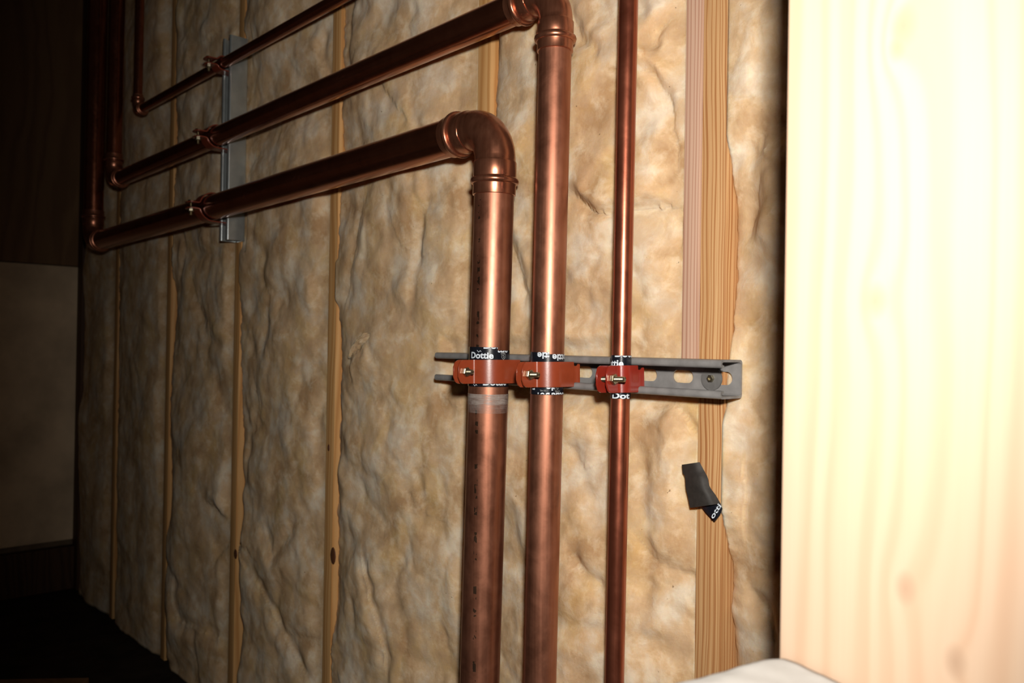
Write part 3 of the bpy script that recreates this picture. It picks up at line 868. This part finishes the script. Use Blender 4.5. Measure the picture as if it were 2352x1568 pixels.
class Wrap:
    """a wrap of tape round a pipe; s is arc length from the side facing the camera (right positive)"""
    def __init__(s, label, c, d, r, z0, z1):
        zm = (z0 + z1) / 2
        s.c = c; s.d = d; s.r = r; s.z0 = z0; s.z1 = z1
        s.az = cam_az(axis_x(d, c, zm), c.y)
        s.o = Vector((axis_x(d, c, z0), c.y, z0))
        s.root = empty('tape_wrap', s.o)
        tag(s.root, label, 'tape', 'printed black tape under the clamps')
    def pos(s, arc, z, dr):
        a = s.az + arc / s.r
        return Vector((axis_x(s.d, s.c, z) + (s.r + dr) * math.cos(a), s.c.y + (s.r + dr) * math.sin(a), z)) - s.o
    def band(s, z0, z1, a0, a1, dr, mat, slope=0):
        n = 72; rows = []
        bm = bmesh.new()
        for k in range(n + 1):
            arc = a0 + (a1 - a0) * k / n
            dz = slope * arc
            rows.append([bm.verts.new(s.pos(arc, z0 + dz, .0001)), bm.verts.new(s.pos(arc, z1 + dz, .0001)), bm.verts.new(s.pos(arc, z1 + dz, dr)), bm.verts.new(s.pos(arc, z0 + dz, dr))])
        for k in range(n):
            for q in range(4):
                bm.faces.new((rows[k][q], rows[k][(q + 1) % 4], rows[k + 1][(q + 1) % 4], rows[k + 1][q]))
        bm.faces.new(rows[0]); bm.faces.new(rows[-1])
        o = bm_obj('tape_layer', bm, mat, s.root); autosmooth(o, 40); return o
    def lettering(s, body, arc0, zb, size, dr, width=None, flip=False, zmin=None, zmax=None, amin=None, amax=None, mat=None, bold=.03):
        bm, wd = text_mesh(body, size, width, bold)
        for v in bm.verts:
            if flip: v.co = Vector((arc0 + wd - v.co.x, zb + size - v.co.y, 0))
            else: v.co = Vector((arc0 + v.co.x, zb + v.co.y, 0))
        if zmax is not None: clip(bm, 'y', zmax, True)
        if zmin is not None: clip(bm, 'y', zmin, False)
        if amin is not None: clip(bm, 'x', amin, False)
        if amax is not None: clip(bm, 'x', amax, True)
        st = s.r * .12
        if bm.verts:
            xs = [v.co.x for v in bm.verts]; x = min(xs) + st
            while x < max(xs):
                bmesh.ops.bisect_plane(bm, geom=bm.verts[:] + bm.edges[:] + bm.faces[:], plane_co=(x, 0, 0), plane_no=(1, 0, 0)); x += st
        if not bm.faces: bm.free(); return None
        for v in bm.verts: v.co = s.pos(v.co.x, v.co.y, dr + .00012)
        return bm_obj('lettering', bm, mat or M['print'], s.root)
    def lines(s, polys, arc0, zb, k, dr, wd, mat, flip=False):
        bm = bmesh.new()
        for pl in polys:
            for a, b in zip(pl[:-1], pl[1:]):
                a = Vector((*a, 0)) * k; b = Vector((*b, 0)) * k; n = (b - a).normalized().cross(Vector((0, 0, 1))) * wd / 2
                qs = [a + n, b + n, b - n, a - n]
                bm.faces.new([bm.verts.new(s.pos(arc0 + (-q.x if flip else q.x), zb + (-q.y if flip else q.y), dr + .00012)) for q in qs])
        return bm_obj('emblem', bm, mat, s.root)

SHIELD = [[(0, 10), (8, 10), (8, 4), (4, 0), (0, 4), (0, 10)], [(2, 8), (6, 5), (3, 4), (6, 2)], [(1.5, 6), (5, 8.5)]]
CHEV = [[(0, 4), (4, 0), (8, 3.5), (10, 1)]]
def zpx(px, py, y): return at(px, py, y)[2]
ya_f = yA - RA * .66
def z_on(c, d, r, py, px):
    """height on the pipe face turned to the camera for a photo row"""
    x = axis_x(d, c, .8); az = cam_az(x, c.y)
    return at(px, py, c.y + r * math.sin(az))[2]

# thick pipe
zt = z_on(cA, dA, RA, 797, 1127); zt2 = z_on(cA, dA, RA, 804, 1127); zb_ = z_on(cA, dA, RA, 889, 1127)
T1 = Wrap('black printed tape wrapped under the orange clamp on the thickest upright pipe', cA, dA, RA, zb_, zt)
hA = math.pi * RA
T1.band(zb_, zt2, -hA * .995, hA * .995, .00045, M['tape'])
T1.band(zb_ + .0004, zt, -hA * .9, RA * .40, .0008, M['tape'])
PXA = 46 / RA
def arcA(px): return RA * math.asin(max(-.99, min(.99, (px - 1127) / 46)))
mA = z_on(cA, dA, RA, 823, 1127)
T1.lettering('Dottie', -RA * 1.02, mA, .0082, .0008, RA * 1.22)
T1.lettering('Dottie', arcA(1114), zt - .0018, .0082, .0008, .034, zmax=zt - .0004, amax=RA * .39)
T1.lettering('Dottie', arcA(1116), zt2 - .0024, .0082, .00045, .034, zmax=zt2 - .0004, amin=RA * .41)
T1.lettering('Dottie', arcA(1115), zb_ + .0024, .0082, .0008, .033)
T1.lettering('10 MIL', arcA(1152), z_on(cA, dA, RA, 813, 1127), .0020, .0008 - .0003, .0075, mat=M['grey_print'], bold=0)
T1.lines(SHIELD, arcA(1154), z_on(cA, dA, RA, 826, 1127), .00078, .0006, .0005, M['grey_print'])
T1.lines(CHEV, arcA(1100), zt2 - .0028, .0006, .0008, .0006, M['print'])
T1.lines(CHEV, arcA(1094), zb_ + .001, .0006, .0008, .0006, M['print'])
# middle pipe (tape put on upside down)
zt = z_on(cB, dB, RB, 809, 1260); zt2 = z_on(cB, dB, RB, 813, 1260); zb_ = z_on(cB, dB, RB, 907, 1260)
T2 = Wrap('black tape with upside-down lettering under the clamp on the middle upright pipe', cB, dB, RB, zb_, zt)
hB = math.pi * RB
def arcB(px): return RB * math.asin(max(-.99, min(.99, (px - 1260) / 37.5)))
T2.band(zb_, zt2, -hB * .995, hB * .995, .00045, M['tape'])
T2.band(zb_ + .0004, zt, -hB * .9, arcB(1264), .0008, M['tape'])
T2.lettering('Dottie', arcB(1238), zt - .0083, .0080, .0008, .033, flip=True, amax=arcB(1263.5), zmax=zt)
T2.lettering('Dottie', arcB(1270), zt2 - .0083, .0080, .00045, .033, flip=True)
zl = z_on(cB, dB, RB, 898, 1258)
T2.lettering('Dottie', arcB(1258), zl, .0080, .00045 + .0004, .033, flip=True, amin=arcB(1254), amax=arcB(1276))
T2.lettering('D', arcB(1227), zl + .001, .0080, .0008, .0065, flip=True)
T2.lettering('10 MIL', arcB(1245), zl - .0006, .0020, .0008, .0070, flip=True, mat=M['grey_print'], bold=0)
T2.lettering('10 MIL', arcB(1277), zl - .0012, .0020, .0005, .0075, flip=True, mat=M['grey_print'], bold=0)
T2.lines(SHIELD, arcB(1284), zl + .0095, .0007, .0005, .0005, M['grey_print'], True)
T2.lettering('Dottie', arcB(1270), zb_ - .0056, .0080, .00045, .030, flip=True, zmin=zb_ + .0004)
T2.lettering('DOT', arcB(1238), zb_ - .0056, .0080, .0008, .016, flip=True, zmin=zb_ + .0007)
# thin pipe
zt = z_on(cC, dC, RC, 816, 1433); zb_ = z_on(cC, dC, RC, 916, 1431)
T3 = Wrap('black printed tape wrapped under the red clamp on the thin pipe', cC, dC, RC, zb_, zt)
T3.band(zb_, zt, -math.pi * RC * .995, math.pi * RC * .995, .0008, M['tape'])
def arcC(px): return RC * math.asin(max(-.99, min(.99, (px - 1433) / 21.5)))
T3.lettering('Dottie', arcC(1420), zt - .0016, .0080, .0008, .030, zmax=zt - .0004, amax=RC * 1.5)
T3.lettering('Dottie', arcC(1438) - .0285, z_on(cC, dC, RC, 842, 1433), .0080, .0008, .0285, amin=-RC * 1.5)
T3.lettering('Dot', arcC(1416.5), z_on(cC, dC, RC, 915.3, 1431), .0064, .0008, .0205, amax=RC * 1.5)

# clear tape below the clamp on the thick pipe
def mat_clear():
    t = NT('clear_tape'); v = t.coord((1, 1, 260)); n = t.noise(t.coord((60, 60, 900)), 1, 4, .6); b = t.noise(t.coord(), 160, 4, .6, .5)
    fac = t.ramp(t.math('MULTIPLY_ADD', n, .6, t.math('MULTIPLY', b, .4)), [(.38, .12), (.62, .50)])
    sx = t.node('ShaderNodeSeparateXYZ'); t.link(t.node('ShaderNodeTexCoord').outputs['Generated'], sx.inputs[0])
    fade = t.ramp(sx.outputs[2], [(.0, .25), (.42, .45), (.52, 1.0)])
    fac = t.math('MULTIPLY', fac, fade)
    t.set(Base_Color=(.46, .40, .36), Roughness=.25, Alpha=fac)
    t.bump(n, .4, .0006)
    return t.m
M['clear'] = mat_clear()
z0 = z_on(cA, dA, RA, 950, 1124); z1 = z_on(cA, dA, RA, 906, 1124)
T4 = Wrap('clear wrinkled tape round the thickest upright pipe, below its clamp', cA, dA, RA, z0, z1)
T4.root.name = 'clear_tape'; del T4.root['group']
b_ = T4.band(z0, z1, -hA * .98, hA * .98, .0006, M['clear'])

# ------------------------------------------------------------------ torn tape hanging on the near stud
def flap(outline_l, outline_r, yl, yr, n=14, m=10, bend=None):
    V, Fc = [], []
    def interp(pl, t):
        k = t * (len(pl) - 1); i = min(int(k), len(pl) - 2); f_ = k - i
        return np.array(pl[i]) * (1 - f_) + np.array(pl[i + 1]) * f_
    for i in range(n + 1):
        t = i / n; a = interp(outline_l, t); b = interp(outline_r, t)
        for j in range(m + 1):
            s = j / m; p = a * (1 - s) + b * s
            V.append(at(p[0], p[1], bend(s, t)))
    for i in range(n):
        for j in range(m):
            k = i * (m + 1) + j; Fc.append((k, k + 1, k + m + 2, k + m + 1))
    return V, Fc
sp = at(1600, 1110, -.012)
scrap = empty('tape_scrap', tuple(sp)); tag(scrap, 'torn dull black tape scrap stuck to the orange-brown stud, end folded over', 'tape')
def solid(name, V, Fc, mat, th):
    V = [Vector(v) - scrap.location for v in V]
    me = bpy.data.meshes.new(name); me.from_pydata(V, [], Fc); me.update()
    bm = bmesh.new(); bm.from_mesh(me); bpy.data.meshes.remove(me)
    bmesh.ops.recalc_face_normals(bm, faces=bm.faces[:])
    bmesh.ops.solidify(bm, geom=bm.faces[:], thickness=th)
    o = bm_obj(name, bm, mat, scrap); autosmooth(o, 50); return o
V, Fc = flap([(1566, 1067), (1567.5, 1086), (1573, 1093), (1575, 1122), (1578, 1134), (1585, 1166)], [(1607, 1061), (1616, 1078), (1626, 1096), (1630, 1118), (1645, 1138), (1655, 1156)], 0, 0,
             bend=lambda s, t: -.0115 - .006 * math.sin(s * 2.6) - .004 * t + (.006 * max(0, s - .7) / .3 * t) + .0012 * math.sin(t * 9))
solid('tape_strip', V, Fc, M['tape_back'], .0005)
V, Fc = flap([(1609, 1160), (1622, 1177), (1641, 1197)], [(1655, 1156), (1659.5, 1168), (1655, 1180)], 0, 0, 8, 8, bend=lambda s, t: -.0100 - .005 * math.sin(s * 2.4) * (1 - .3 * t) + .003 * s)
solid('folded_end', V, Fc, M['tape'], .0005)
bm, wd = text_mesh('otti', .0085, .0175, .02)
p0 = at(1638, 1192, -.0185); p1 = at(1657, 1162, -.0185)
ex = Vector(p1 - p0).normalized(); ez = Vector((-ex.z, 0, ex.x)); ez = (ez - ex * ez.dot(ex)).normalized()
kk = (Vector(p1) - Vector(p0)).length / wd
for v in bm.verts:
    q = Vector(p0) + ex * v.co.x * kk + ez * v.co.y * .62
    c_ = CAM + (np.array(q) - CAM)
    v.co = Vector(c_) - scrap.location
TX = bm_obj('lettering', bm, M['print'], scrap)

# ------------------------------------------------------------------ floor clutter
q0 = atz(0, 1560, .03); q1 = atz(205, 1556, .03)
pb = empty('loose_board', ((q0[0] + q1[0]) / 2, (q0[1] + q1[1]) / 2, .001))
dirv = Vector((q1[0] - q0[0], q1[1] - q0[1], 0)); pb.rotation_euler = (0, 0, math.atan2(dirv.y, dirv.x))
tag(pb, 'brown board lying on the dark floor at the bottom left corner', 'board')
o = bm_obj('plank', box_bm(-.75, dirv.length / 2, -.16, .0, 0, .03, .003), M['ply'], pb)
